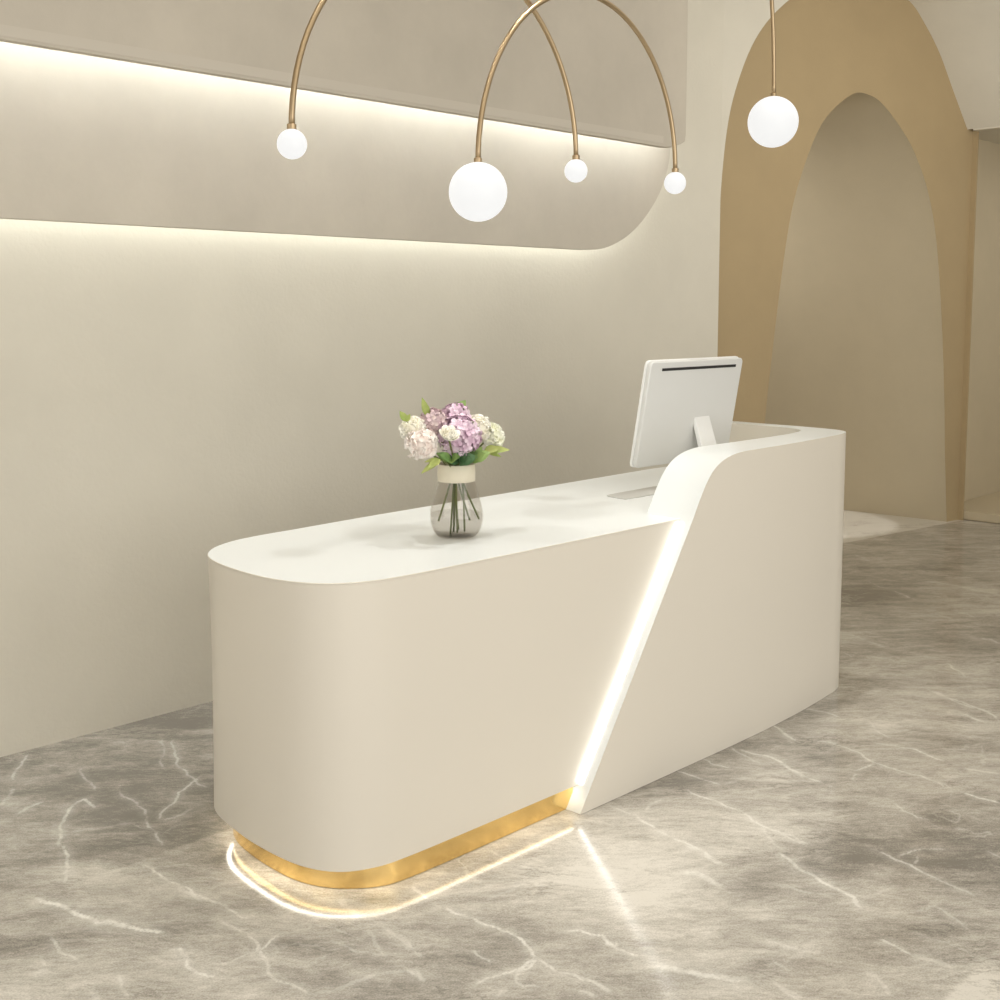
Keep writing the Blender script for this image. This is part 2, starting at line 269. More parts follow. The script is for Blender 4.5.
tone += 1.2 * edge(GY - (4.21 - .1321 * (GX - 6.16))) * edge(GX - 6.16)  # lamp light on the passage floor painted into the tone
nx, ny = len(fx), len(fy)
verts = np.stack([GX.ravel(), GY.ravel(), np.zeros(GX.size)], 1)
ii = (np.arange(ny - 1)[:, None] * nx + np.arange(nx - 1)[None]).ravel()
faces = np.stack([ii, ii + 1, ii + nx + 1, ii + nx], 1)
me = bpy.data.meshes.new('floor'); me.vertices.add(len(verts)); me.vertices.foreach_set('co', verts.ravel())
me.loops.add(faces.size); me.loops.foreach_set('vertex_index', faces.ravel())
me.polygons.add(len(faces)); me.polygons.foreach_set('loop_start', np.arange(len(faces)) * 4)
me.update(calc_edges=True); me.validate()
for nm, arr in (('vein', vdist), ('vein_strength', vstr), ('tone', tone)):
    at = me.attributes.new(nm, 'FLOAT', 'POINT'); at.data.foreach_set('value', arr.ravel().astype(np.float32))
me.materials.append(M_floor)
o = bpy.data.objects.new('floor', me); C.objects.link(o); tag(o, 'polished grey beige marble floor with white veins', kind='structure')

# ------------------------------------------------------------------ room shell
CZ = 3.8
A = Vector((6.16, 4.21)); D = (Vector((8.96, 3.84)) - A).normalized(); NN = Vector((-D.y, D.x))
def oc(s, z, off=0): p = A + D * s + NN * off; return (p.x, p.y, z)
v, f = box(-3, 6.16, 4.21, 4.41, 0, CZ)
tag(mk('wall_left', v, f, M_wall), 'long cream plaster wall behind the desk', kind='structure')

# outer arch outline in the plane of the arched wall (distance along it, height)
OUT_L = catmull([(0, 2.0), (.002, 2.3), (.047, 2.677), (.129, 2.951), (.284, 3.236), (.511, 3.459), (.85, 3.66), (1.3, 3.79)], 6)
OUT_R = catmull([(1.3, 3.79), (1.62, 3.79), (1.939, 3.725), (2.128, 3.604), (2.327, 3.425), (2.509, 3.196), (2.624, 3.052), (2.725, 2.925)], 6)
# cream spandrel left of the arch
poly = [oc(s, z, .0) for s, z in OUT_L] + [oc(1.3, CZ, .0), oc(0, CZ, .0)]
poly2 = [oc(s, z, .035) for s, z in OUT_L] + [oc(1.3, CZ, .035), oc(0, CZ, .035)]
n = len(poly)
tag(mk('wall_spandrel', poly + poly2, [tuple(range(n)), tuple(range(n, 2 * n))[::-1]] + [(i, (i + 1) % n, n + (i + 1) % n, n + i) for i in range(n)], M_wall), 'cream plaster above the left half of the large arch', kind='structure')
# ochre wall with the inner arched opening
INN = [(.44, 0)] + catmull([(.455, .5), (.47, .87), (.51, 1.2), (.586, 1.72), (.643, 2.044), (.703, 2.286), (.804, 2.53), (.937, 2.764), (1.086, 2.911), (1.30, 3.035), (1.46, 3.047), (1.631, 2.999), (1.874, 2.841), (2.04, 2.684), (2.202, 2.451), (2.324, 2.139), (2.419, 1.673), (2.50, 1.084), (2.555, .5)], 5) + [(2.61, 0)]
INN = [(s_ + .035, z_) for s_, z_ in INN]
outer = [(2.82, 0), (2.82, CZ), (-.0, CZ), (-.0, 0)]
OO = .04
poly = [oc(s, z) for s, z in INN + outer]
poly = [oc(s, z, OO) for s, z in INN + outer]
mk_ = mk('wall_back', poly, [tuple(range(len(poly)))], M_ochre)
tag(mk_, 'ochre plaster wall with a tall arched opening', kind='structure')
# passage behind the opening, front edge rounded over
ni = len(INN)
dep = Vector((-.07, 1.0)).normalized()
rings = []
cx_, cz_ = 1.45, 1.2
for k in range(7):
    th = math.pi / 2 * k / 6; rr = .05
    off = rr * (1 - math.cos(th)); grow = rr * (1 - math.sin(th))
    ring = []
    for i, (s, z) in enumerate(INN):
        t = Vector(INN[min(i + 1, ni - 1)]) - Vector(INN[max(i - 1, 0)]); t.normalize(); nrm = Vector((-t.y, t.x))  # outward
        p = oc(s + nrm.x * (grow - .0), max(0, z + nrm.y * grow), off + OO)
        ring.append(p)
    rings.append(ring)
rings[0] = [oc(s, z, OO) for s, z in INN]
base = rings[-1]
for dd in (.3, 1.0, 2.6):
    rings.append([(p[0] + dep.x * dd, p[1] + dep.y * dd, p[2]) for p in base])
rings = [rings[0]] + rings[-4:]
vv = [p for r_ in rings for p in r_]
ff = [(a * ni + i, a * ni + i + 1, (a + 1) * ni + i + 1, (a + 1) * ni + i) for a in range(len(rings) - 1) for i in range(ni - 1)]
tag(mk('wall_passage', vv, ff, M_tan, smooth=True), 'tan plaster reveal inside the arched opening', kind='structure')
last = rings[-1]
tag(mk('wall_passage_end', last, [tuple(range(ni))], M_tan), 'tan plaster end of the arched passage', kind='structure')
# side return of the ochre wall
p0 = oc(2.82, 0); tag(mk('wall_right', *box(p0[0] - .02, p0[0], p0[1] + .005, p0[1] + .35, 0, 2.93), M_ochre), 'ochre return at the right edge of the arched wall', kind='structure')
# coved vault springing from the end of the room, extruded towards the viewer
vv = []; ff = []
prof = OUT_R
for s, z in prof:
    x, y, _ = oc(s, z)
    for yy in (y + .05, y - .6, y - 1.5, -3):
        vv.append((x, yy, z))
m_ = len(prof)
for i in range(m_ - 1):
    for k in range(3):
        ff.append((i * 4 + k, i * 4 + k + 1, (i + 1) * 4 + k + 1, (i + 1) * 4 + k))
tag(mk('ceiling_vault', vv, ff, M_wall, smooth=True), 'cream curved cove of the ceiling at the right', kind='structure')
x_s = oc(2.725, 0)[0]
tag(mk('wall_lintel', *box(x_s, x_s + .12, -3, oc(2.725, 0)[1] - .002, 2.915, 3.1), M_wall), 'cream lintel under the cove at the right', kind='structure')
tag(mk('ceiling', *box(-3, oc(1.3, 0)[0], -3, 4.21, CZ, CZ + .1), M_wall), 'cream ceiling', kind='structure')
# side recess at the right
tag(mk('wall_recess', *box(p0[0], 12, 4.06, 4.26, 0, 2.93), M_tan), 'cream wall of the recess at the right', kind='structure')
tag(mk('wall_recess_end', *box(12, 12.2, -3, 4.26, 0, 2.93), M_wall), 'cream end wall of the side recess', kind='structure')
tag(mk('ceiling_recess', *box(x_s + .12, 12.2, -3, 4.26, 2.93, 3.05), M_wall), 'cream ceiling of the side recess', kind='structure')
tag(bevel(mk('trim_1', *box(p0[0] + .01, 12, -3, 4.06, 0.001, .07), M_tan), .008), 'low tan step along the recess', kind='structure')

# ------------------------------------------------------------------ backlit wall panel
PT = 2.95
out = [(-2.2, 1.91), (4.78, 1.91)] + catmull([(4.78, 1.91), (4.93, 1.922), (5.09, 1.972), (5.24, 2.06), (5.37, 2.18), (5.455, 2.30), (5.505, 2.43), (5.52, 2.56)], 6)[1:] + [(5.52, PT), (-2.2, PT)]
panel = empty('wall_panel', (1.6, 4.21, 1.91))
def rel(vs, o): return [(x - o.location.x, y - o.location.y, z - o.location.z) for x, y, z in vs]
n = len(out)
vv = [(x, 4.105, z) for x, z in out] + [(x, 4.13, z) for x, z in out]
ff = [tuple(range(n)), tuple(range(n, 2 * n))[::-1]] + [(i, n + i, n + (i + 1) % n, (i + 1) % n) for i in range(n)]
bevel(mk('panel', rel(vv, panel), ff, M_panel, panel), .003, 2)
# light strip following the panel's edge, set back from it
path = out[:-2]
inner = []
for i, (x, z) in enumerate(path):
    a = Vector(path[max(0, i - 1)]); b = Vector(path[min(len(path) - 1, i + 1)]); t = (b - a).normalized(); nrm = Vector((-t.y, t.x))
    inner.append((x + nrm.x * .045, z + nrm.y * .045))
n = len(inner)
vv = [(x, 4.145, z) for x, z in inner] + [(x, 4.175, z) for x, z in inner]
ff = [(i, i + 1, n + i + 1, n + i) for i in range(n - 1)]
st = mk('light_strip', rel(vv, panel), ff, M_led, panel); st['label'] = 'warm glowing strip'
# mounting battens behind the panel
for x in (.2, 2.0, 3.8):
    mk('batten', rel(box(x, x + .06, 4.13, 4.209, 2.05, 2.8)[0], panel), box(0, 1, 0, 1, 0, 1)[1], M_lampmetal, panel)
tag(panel, 'lower grey microcement wall panel with rounded corner and warm light glowing round its edge', 'wall panel')

# upper bulkhead in front of the panel
bulk = empty('bulkhead', (1.6, 4.0, 2.48))
out = [(-2.2, 2.479), (5.25, 2.462), (5.30, 2.466), (5.40, 2.494), (5.435, 2.51), (5.443, 2.55), (5.443, CZ), (-2.2, CZ)]
n = len(out)
vv = [(x, 3.95, z) for x, z in out] + [(x, 3.985, z) for x, z in out]
ff = [tuple(range(n)), tuple(range(n, 2 * n))[::-1]] + [(i, n + i, n + (i + 1) % n, (i + 1) % n) for i in range(n)]
bevel(mk('fascia', rel(vv, bulk), ff, M_panel, bulk), .004, 2)
v, f = box(-2.2, 5.24, 3.9485, 3.95, 2.482, 2.518)
mk('edge_trim', rel(v, bulk), f, M_trim, bulk)
v, f = box(5.41, 5.44, 3.985, 4.10, 2.6, CZ); mk('return_panel', rel(v, bulk), f, M_panel, bulk)
v, f = box(-2.2, 5.40, 3.985, 4.10, 2.62, 2.64); mk('light_shelf', rel(v, bulk), f, M_panel, bulk)
v, f = box(-2.2, 5.38, 3.995, 4.03, 2.60, 2.619); st = mk('light_strip', rel(v, bulk), f, M_ledtop, bulk); st['label'] = 'white glowing strip'
tag(bulk, 'upper grey microcement bulkhead board hanging down from the ceiling over the lit panel', 'bulkhead')

# ------------------------------------------------------------------ reception desk
desk = empty('reception_desk', (3.2, 2.8, 0))
K = 1.0057
left = catmull([(2.6, 3.262), (2.35, 3.245), (2.12, 3.228), (1.995, 3.185), (1.915, 3.12), (1.868, 3.04), (1.842, 2.93), (1.832, 2.80), (1.836, 2.70), (1.862, 2.60), (1.915, 2.522), (2.0, 2.473), (2.12, 2.453), (2.35, 2.45)], 6)
right = [(4.45, 2.45), (4.53, 2.56), (4.53, 3.2), (4.45, 3.335)]
plan = left + [(3.0, 2.45), (3.7, 2.45), (3.7, 2.55), (4.5, 2.58), (4.56, 2.70), (4.56, 3.2), (4.5, 3.33), (4.35, 3.335)]
plan = plan[::1]
def relp(vs): return rel(vs, desk)
lbot = catmull([(2.6, 3.262), (2.35, 3.25), (2.15, 3.24), (2.03, 3.215), (1.948, 3.172), (1.901, 3.088), (1.875, 2.95), (1.862, 2.81), (1.871, 2.633), (1.920, 2.522), (2.01, 2.468), (2.12, 2.453), (2.35, 2.45)], 6)
pbot = lbot + plan[len(left):]
n = len(plan)
v = [(x, y, .073) for x, y in pbot] + [(x, y, .872) for x, y in plan]
f = [tuple(range(n))[::-1], tuple(range(n, 2 * n))] + [(i, (i + 1) % n, n + (i + 1) % n, n + i) for i in range(n)]
o = mk('lower_body', relp(v), f, M_desk, desk)
for p in o.data.polygons[2:]: p.use_smooth = True
o.data.set_sharp_from_angle(angle=R(40))
v, f = prism(plan, .872, .877); o = mk('counter_top', relp(v), f, M_desk, desk); o.data.materials.append(M_desk_lit); o.data.polygons[1].material_index = 1; bevel(o, .0012, 2); o['label'] = 'ivory counter top, whitened as if lit from above'
# gold kick plate, set back under the body
gl = [(2.6, 3.22), (2.35, 3.21)] + catmull([(2.15, 3.20), (2.04, 3.165), (1.965, 3.10), (1.92, 3.01), (1.90, 2.90), (1.893, 2.78), (1.897, 2.69), (1.92, 2.61), (1.968, 2.54), (2.05, 2.480), (2.15, 2.464), (2.35, 2.460)], 6) + [(2.83, 2.460), (2.83, 3.22)]
v, f = prism(gl, .001, .073); o = mk('kick_plate', relp(v), f, M_gold, desk, smooth=False); o['label'] = 'polished gold kick plate'
bevel(o, .001, 1, 50)
v, f = prism([(2.84, 2.60), (4.40, 2.60), (4.40, 3.25), (2.84, 3.25)], .001, .066); o = mk('plinth', relp(v), f, M_desk, desk)
# light strip under the lip
lip = [(x, y) for x, y in lbot if not (x > 2.13 and y > 3)] + [(2.80, 2.45)]
def offs(path, d):
    res = []
    for i, (x, y) in enumerate(path):
        a = Vector(path[max(0, i - 1)]); b = Vector(path[min(len(path) - 1, i + 1)]); t = (b - a).normalized()
        res.append((x - t.y * d, y + t.x * d))
    return res
gp = [(x, y) for x, y in gl if not (x > 2.1 and y > 3)]
lo_ = lambda x: .0025 + .0165 * max(0, min(1, (2.10 - x) / .18))
o2 = [(x, y) for x, y in gp]; far = offs(gp, -.02)
o2 = [(a[0] + (b[0] - a[0]) * lo_(a[0]) * 50 * .5, a[1] + (b[1] - a[1]) * lo_(a[0]) * 50 * .5) for a, b in zip(gp, far)]
o1 = [(a[0] + (b[0] - a[0]) * (lo_(a[0]) + .0045) * 50, a[1] + (b[1] - a[1]) * (lo_(a[0]) + .0045) * 50) for a, b in zip(gp, far)]
n = len(o1)
vv = [(x, y, .0727) for x, y in o1] + [(x, y, .0727) for x, y in o2]
ff = [(i, n + i, n + i + 1, i + 1) for i in range(n - 1)]
st = mk('light_strip', relp(vv), ff, M_under, desk); st['label'] = 'warm glowing strip under the body'
# raised part: a U-shaped upstand with slanted, curved leading edge
topz = [(2.797, .0), (3.387, .885)] + catmull([(3.387, .885), (3.43, .955), (3.474, 1.012), (3.524, 1.052), (3.592, 1.077), (3.67, 1.088), (3.76, 1.09)], 5)[1:] + [(3.85, 1.09), (3.95, 1.09)]
stn = []
for i in range(24):
    t = i / 24; stn.append((2.797 + (3.387 - 2.797) * t, .885 * t))
stn += [(x, z) for x, z in topz[1:]]
ym = lambda x: 2.40 + .056 * max(0, (x - 3.5) / 1.01) ** 2.6
st2 = [((x, ym(x)), (x, 2.598), z) for x, z in stn]
op = catmull([(x, ym(x)) for x in (3.95, 4.10, 4.22, 4.33, 4.42, 4.51)] + [(4.59, 2.488), (4.638, 2.555), (4.658, 2.68), (4.662, 2.85), (4.667, 3.1), (4.667, 3.30)], 5)
ip = catmull([(3.95, 2.598), (4.10, 2.599), (4.21, 2.602), (4.31, 2.607), (4.39, 2.617), (4.46, 2.632), (4.53, 2.668), (4.565, 2.76), (4.572, 2.87), (4.577, 3.1), (4.577, 3.30)], 5)
st2 += [(a, b, 1.09) for a, b in zip(op, ip)][1:]
vv = []
for a, b, z in st2:
    vv += [(a[0], a[1], .001), (a[0], a[1], z + .002), (b[0], b[1], z + .002), (b[0], b[1], .001)]
ff = []
for i in range(len(st2) - 1):
    q = i * 4
    for k in range(4):
        k2 = (k + 1) % 4
        ff.append((q + k, q + 4 + k, q + 4 + k2, q + k2))
ff.append((0, 1, 2, 3)); q = 4 * (len(st2) - 1); ff.append((q + 3, q + 2, q + 1, q))
o = mk('raised_body', relp(vv), ff, M_desk, desk)
o.data.materials.append(M_desk_lit)
for i, p in enumerate(o.data.polygons):
    if i < (len(st2) - 1) * 4 and i % 4 == 1: p.material_index = 1
    p.use_smooth = True
o.data.set_sharp_from_angle(angle=R(38))
# glowing strip down the slanted seam
dirv = Vector((3.387 - 2.797, .885)).normalized(); nor = Vector((-dirv.y, dirv.x))
a = Vector((2.797, 0)) + dirv * .09; b = Vector((3.387, .885)) + dirv * (-.025)
vv = []
for p in (a, b):
    for off, yy in ((.0005, 2.433), (.0005, 2.448), (.004, 2.448), (.004, 2.433)):
        vv.append((p.x + nor.x * off, yy, p.y + nor.y * off))
ff = [(0, 1, 5, 4), (1, 2, 6, 5), (2, 3, 7, 6), (3, 0, 4, 7), (0, 3, 2, 1), (4, 5, 6, 7)]
st = mk('light_strip', relp(vv), ff, M_seam, desk); st['label'] = 'white glowing strip down the seam'
tag(desk, 'ivory curved reception desk with counter whitened as if lit, slanted lit seam and gold base', 'reception desk')

# ------------------------------------------------------------------ monitor
mon = empty('computer_monitor', (4.06, 2.9, .877))
W2 = .32; H2 = .215; th = .012
cen = Vector((4.066, 2.9135, 1.1865)); up = Vector((0, -.073, .423)).normalized(); nn = Vector((0, -up.z, up.y)).normalized()  # nn faces the viewer (back of the screen)
def rrect(w, h, r, seg=5):
    res = []
    for cx, cy, a0 in ((w - r, h - r, 0), (-w + r, h - r, 90), (-w + r, -h + r, 180), (w - r, -h + r, 270)):
        for k in range(seg + 1):
            a = R(a0 + 90 * k / seg); res.append((cx + r * math.cos(a), cy + r * math.sin(a)))
    return res
def mloc(u, w, d): p = cen + Vector((1, 0, 0)) * u + up * w + nn * d; return tuple(p - Vector(mon.location))
def slab(rr, d0, d1):
    n = len(rr); v = [mloc(u, w, d0) for u, w in rr] + [mloc(u, w, d1) for u, w in rr]
    return v, [tuple(range(n)), tuple(range(n, 2 * n))[::-1]] + [(i, n + i, n + (i + 1) % n, (i + 1) % n) for i in range(n)]
o = bevel(mk('back_cover', *slab(rrect(W2, H2, .02), .012, -.008), M_alum, mon), .004, 3); o['label'] = 'pale grey rear cover'
o = bevel(mk('bezel', *slab(rrect(W2 + .003, H2 + .003, .022), -.008, -.02), M_white, mon), .003, 2); o['label'] = 'white rim'
o = mk('screen', *slab(rrect(W2 - .015, H2 - .015, .006), -.0202, -.0208), M_black, mon)
o = mk('vent_slot', *slab([(W2 - .05, H2 - .026), (-W2 + .075, H2 - .026), (-W2 + .075, H2 - .037), (W2 - .05, H2 - .037)], .0135, .0115), M_black, mon); o['label'] = 'black slot near the top edge'
# stand: a slanted white leg and a foot plate
def q(x, y, z): return (x - mon.location.x, y - mon.location.y, z - mon.location.z)
vv = [q(4.095, 2.905, 1.158), q(4.20, 2.905, 1.158), q(4.205, 2.815, .8805), q(4.09, 2.815, .8805), q(4.095, 2.925, 1.162), q(4.20, 2.925, 1.162), q(4.205, 2.837, .8805), q(4.09, 2.837, .8805)]
ff = [(0, 1, 2, 3), (7, 6, 5, 4), (0, 4, 5, 1), (1, 5, 6, 2), (2, 6, 7, 3), (3, 7, 4, 0)]
o = bevel(mk('stand_leg', vv, ff, M_white, mon), .003, 2); o['label'] = 'white slanted leg'
v, f = prism([(x + 4.165, y + 2.89) for x, y in rrect(.13, .10, .02)], .8772, .8822)
o = bevel(mk('foot_plate', rel(v, mon), f, M_white, mon), .002, 2)
tag(mon, 'pale grey computer monitor seen from behind on a white leg, standing on the desk', 'monitor')
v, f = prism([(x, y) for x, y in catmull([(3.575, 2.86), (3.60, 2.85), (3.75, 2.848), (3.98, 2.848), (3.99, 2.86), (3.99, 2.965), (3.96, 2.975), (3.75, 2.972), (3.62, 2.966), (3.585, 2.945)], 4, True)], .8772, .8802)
tag(mk('shadow_patch', v, f, M_shadow), 'small grey patch on the counter imitating the shadow of the monitor', 'shadow patch')  # thin grey slab added in place of the monitor's cast shadow

# ------------------------------------------------------------------ glass vase
def glass(name, tint, tr=.9):
    m = bpy.data.materials.new(name); m.use_nodes = True; nt = m.node_tree
    nt.nodes.clear(); N = nt.nodes.new
    o = N('ShaderNodeOutputMaterial'); t = N('ShaderNodeBsdfTransparent'); g = N('ShaderNodeBsdfGlossy'); mx = N('ShaderNodeMixShader'); lw = N('ShaderNodeLayerWeight')
    t.inputs['Color'].default_value = (*tint, 1); g.inputs['Roughness'].default_value = .03; g.inputs['Color'].default_value = (.9, .9, .9, 1)
    lw.inputs['Blend'].default_value = .25
    mr = N('ShaderNodeMapRange'); mr.inputs['To Min'].default_value = .03; mr.inputs['To Max'].default_value = .6
    nt.links.new(lw.outputs['Facing'], mr.inputs['Value'])
    pw = N('ShaderNodeMath'); pw.operation = 'POWER'; pw.inputs[1].default_value = 2.5
    nt.links.new(lw.outputs['Facing'], pw.inputs[0]); nt.links.new(pw.outputs[0], mr.inputs['Value'])
    nt.links.new(mr.outputs[0], mx.inputs['Fac']); nt.links.new(t.outputs[0], mx.inputs[1]); nt.links.new(g.outputs[0], mx.inputs[2])
    nt.links.new(mx.outputs[0], o.inputs['Surface']); return m
M_glass = glass('smoked_glass', (.93, .92, .905))
M_water = glass('still_water', (.93, .925, .915))
M_collar = plain('cream_paper', (.70, .64, .50), .6)
VX, VY, VZ = 2.605, 2.765, .8775
vase = empty('glass_vase', (VX, VY, VZ))
pr = [(.050, .0), (.062, .004), (.074, .018), (.082, .038), (.0855, .062), (.084, .085), (.077, .115), (.067, .150), (.059, .180), (.0565, .195), (.0565, .236)]
pr = catmull(pr, 4)
pin = [(max(.001, r - .0025), max(z, .006)) for r, z in pr][::-1]
v, f = lathe(pr + pin, 56, close=False)
nn_ = len(pr + pin)
f.append(tuple(range(56))[::-1]); f.append(tuple((nn_ - 1) * 56 + k for k in range(56)))
o = mk('glass_body', v, f, M_glass, vase, smooth=True); o['label'] = 'smoky glass body'
wp = [(r - .004, z) for r, z in pr if .007 < z < .075]
wp = [(.03, .0075)] + wp + [(wp[-1][0], .076)]
v, f = lathe(wp, 48); o = mk('water', v, f, M_water, vase, smooth=False)
v, f = lathe([(.0585, .180), (.0600, .181), (.0605, .205), (.0595, .234), (.058, .236), (.0572, .234), (.0572, .182)], 48, close=False)
o = mk('collar', v, f + [((6 * 48 + k), (6 * 48 + (k + 1) % 48), (k + 1) % 48, k) for k in range(48)], M_collar, vase, smooth=True); o['label'] = 'cream band round the neck'
tag(vase, 'smoky glass vase with cream neck band holding the flowers on the counter', 'vase')

# ------------------------------------------------------------------ flowers
rnd = random.Random(4)
M_stem = plain('green_stem', (.13, .16, .035), .5)
def petalmat(name, c1, c2, sc=30):
    m, nt, b = new_mat(name)
    tc = nt.nodes.new('ShaderNodeTexCoord'); n = nt.nodes.new('ShaderNodeTexNoise'); n.inputs['Scale'].default_value = sc; n.inputs['Detail'].default_value = 2
    cr = nt.nodes.new('ShaderNodeValToRGB'); cr.color_ramp.elements[0].color = (*c1, 1); cr.color_ramp.elements[1].color = (*c2, 1)
    cr.color_ramp.elements[0].position = .38; cr.color_ramp.elements[1].position = .62
    nt.links.new(tc.outputs['Object'], n.inputs['Vector']); nt.links.new(n.outputs['Fac'], cr.inputs['Fac']); nt.links.new(cr.outputs['Color'], b.inputs['Base Color'])
    b.inputs['Roughness'].default_value = .6
    b.inputs['Subsurface Weight'].default_value = .0
    return m
M_lilac = petalmat('lilac_petal', (.66, .46, .58), (.85, .70, .79))
M_mauve = petalmat('mauve_petal', (.60, .45, .48), (.76, .63, .60))
M_ivory = petalmat('ivory_petal', (.90, .86, .72), (.95, .93, .86))
M_cream = petalmat('cream_petal', (.86, .86, .66), (.93, .92, .82))
M_blush = petalmat('blush_petal', (.88, .78, .72), (.94, .89, .84))
M_green = petalmat('leaf_green', (.15, .28, .08), (.32, .45, .14), 22)
M_lime = petalmat('leaf_lime', (.25, .33, .07), (.42, .46, .14), 22)
M_dark = petalmat('leaf_dark', (.07, .17, .07), (.16, .30, .14), 22)

def frame(n):
    n = Vector(n).normalized(); a = Vector((0, 0, 1)) if abs(n.z) < .9 else Vector((1, 0, 0))
    t = a.cross(n).normalized(); return t, n.cross(t), n
def floret(V, F, c, n, r, k=4, cup=.25, rot=0):
    t, b, n = frame(n)
    for i in range(k):
        a = rot + 2 * math.pi * i / k
        d = t * math.cos(a) + b * math.sin(a); s = -t * math.sin(a) + b * math.cos(a)
        q0 = len(V)
        for u, w, h in ((.05, 0, 0), (.45, -.42, .10), (.45, 0, .02), (.45, .42, .10), (.85, -.38, .28), (.88, 0, .2), (.85, .38, .28), (1.05, 0, .25)):
            V.append(c + d * r * u + s * r * w + n * r * (h * cup * 4 + .02))
        F += [(q0, q0 + 1, q0 + 2), (q0, q0 + 2, q0 + 3), (q0 + 1, q0 + 4, q0 + 5, q0 + 2), (q0 + 2, q0 + 5, q0 + 6, q0 + 3), (q0 + 4, q0 + 7, q0 + 5), (q0 + 5, q0 + 7, q0 + 6)]
def hydrangea_head(r, count, fr):
    V = []; F = []
    for i in range(count):
        z = 1 - 1.75 * (i + .5) / count; a = i * 2.39996
        q = math.sqrt(max(0, 1 - z * z)); n = Vector((q * math.cos(a), q * math.sin(a), z))
        n = (n + Vector((rnd.uniform(-.15, .15), rnd.uniform(-.15, .15), rnd.uniform(-.15, .15)))).normalized()
        floret(V, F, n * r * rnd.uniform(.84, 1.0), n, fr * rnd.uniform(.85, 1.15), 4, .2, rnd.uniform(0, 1.5))
    # core
    q0 = len(V); seg = 10
    for j in range(1, 7):
        ph = math.pi * j / 7
        for k in range(seg):
            V.append(Vector((math.sin(ph) * math.cos(2 * math.pi * k / seg), math.sin(ph) * math.sin(2 * math.pi * k / seg), math.cos(ph))) * r * .8)
    for j in range(5):
        for k in range(seg): F.append((q0 + j * seg + k, q0 + (j + 1) * seg + k, q0 + (j + 1) * seg + (k + 1) % seg, q0 + j * seg + (k + 1) % seg))
    F.append(tuple(q0 + k for k in range(seg))); F.append(tuple(q0 + 5 * seg + k for k in range(seg))[::-1])
    return V, F
def rose_head(r, layers=5):
    V = []; F = []
    for L in range(layers):
        k = 3 + L; rr = r * (.22 + .78 * L / (layers - 1)); hh = r * (1.15 - .28 * L / (layers - 1)); opn = .25 + .75 * L / (layers - 1)
        for i in range(k):
            a0 = 2 * math.pi * i / k + L * .7 + rnd.uniform(-.1, .1); wd = 2 * math.pi / k * .72
            q0 = len(V); nu, nv = 6, 5
            for a in range(nv):
                v_ = a / (nv - 1)
                for b in range(nu):
                    u = b / (nu - 1) * 2 - 1
                    ang = a0 + u * wd * (.45 + .55 * math.sin(math.pi * min(1, v_ * .8 + .15)))
                    rad = rr * (.18 + .82 * math.sin(v_ * math.pi / 2) ** .8) + rr * .16 * opn * (v_ ** 4) - .06 * rr * u * u
                    z = hh * (v_ ** 1.15) * (1 - .16 * u * u * v_) - r * .45 + (.04 * r * math.sin(5 * u + L)) * v_
                    V.append(Vector((rad * math.cos(ang), rad * math.sin(ang), z)))
            for a in range(nv - 1):
                for b in range(nu - 1): F.append((q0 + a * nu + b, q0 + a * nu + b + 1, q0 + (a + 1) * nu + b + 1, q0 + (a + 1) * nu + b))
    return V, F
def carnation_head(r):
    V = []; F = []
    count = 44
    for i in range(count):
        z = 1 - 1.35 * (i + .5) / count; a = i * 2.39996
        q = math.sqrt(max(0, 1 - z * z)); n = Vector((q * math.cos(a), q * math.sin(a), z))
        t, b, n = frame(n); ro = rnd.uniform(0, 6.28); t2 = t * math.cos(ro) + b * math.sin(ro); b2 = -t * math.sin(ro) + b * math.cos(ro)
        R1 = r * rnd.uniform(.86, 1.03); w = r * rnd.uniform(.34, .46); ph = rnd.uniform(0, 6.28)
        q0 = len(V); nu = 7
        for k, (rad, ww) in enumerate(((.25, .25), (.62, .6), (.86, .9), (1.0, 1.0))):
            for j in range(nu):
                u = j / (nu - 1) * 2 - 1
                ruf = math.sin(u * 7 + ph) * .10 * r * (k / 3) ** 2
                V.append(n * (R1 * rad - .12 * r * u * u * k / 3) + t2 * (u * w * ww) + b2 * (ruf + .16 * r * (k / 3) * (1 - u * u)))
        for k in range(3):
            for j in range(nu - 1): F.append((q0 + k * nu + j, q0 + k * nu + j + 1, q0 + (k + 1) * nu + j + 1, q0 + (k + 1) * nu + j))
    q0 = len(V); seg = 12
    for j in range(1, 7):
        ph = math.pi * j / 7
        for k in range(seg): V.append(Vector((math.sin(ph) * math.cos(2 * math.pi * k / seg), math.sin(ph) * math.sin(2 * math.pi * k / seg), math.cos(ph))) * r * .74)
    for j in range(5):
        for k in range(seg): F.append((q0 + j * seg + k, q0 + (j + 1) * seg + k, q0 + (j + 1) * seg + (k + 1) % seg, q0 + j * seg + (k + 1) % seg))
    F.append(tuple(q0 + k for k in range(seg))); F.append(tuple(q0 + 5 * seg + k for k in range(seg))[::-1])
    return V, F
def leaf(V, F, base, d, up, L, w, curl=.12):
    d = Vector(d).normalized(); s = d.cross(Vector(up)).normalized(); n = s.cross(d)
    q0 = len(V); base = Vector(base)
    for i in range(7):
        t = i / 6; ww = w * math.sin(math.pi * (t ** .8)) * .5 + .0006
        c = base + d * L * t - n * L * curl * t * t
        V += [c - s * ww + n * ww * .3, c, c + s * ww + n * ww * .3]
    for i in range(6):
        q = q0 + 3 * i; F += [(q, q + 1, q + 4, q + 3), (q + 1, q + 2, q + 5, q + 4)]

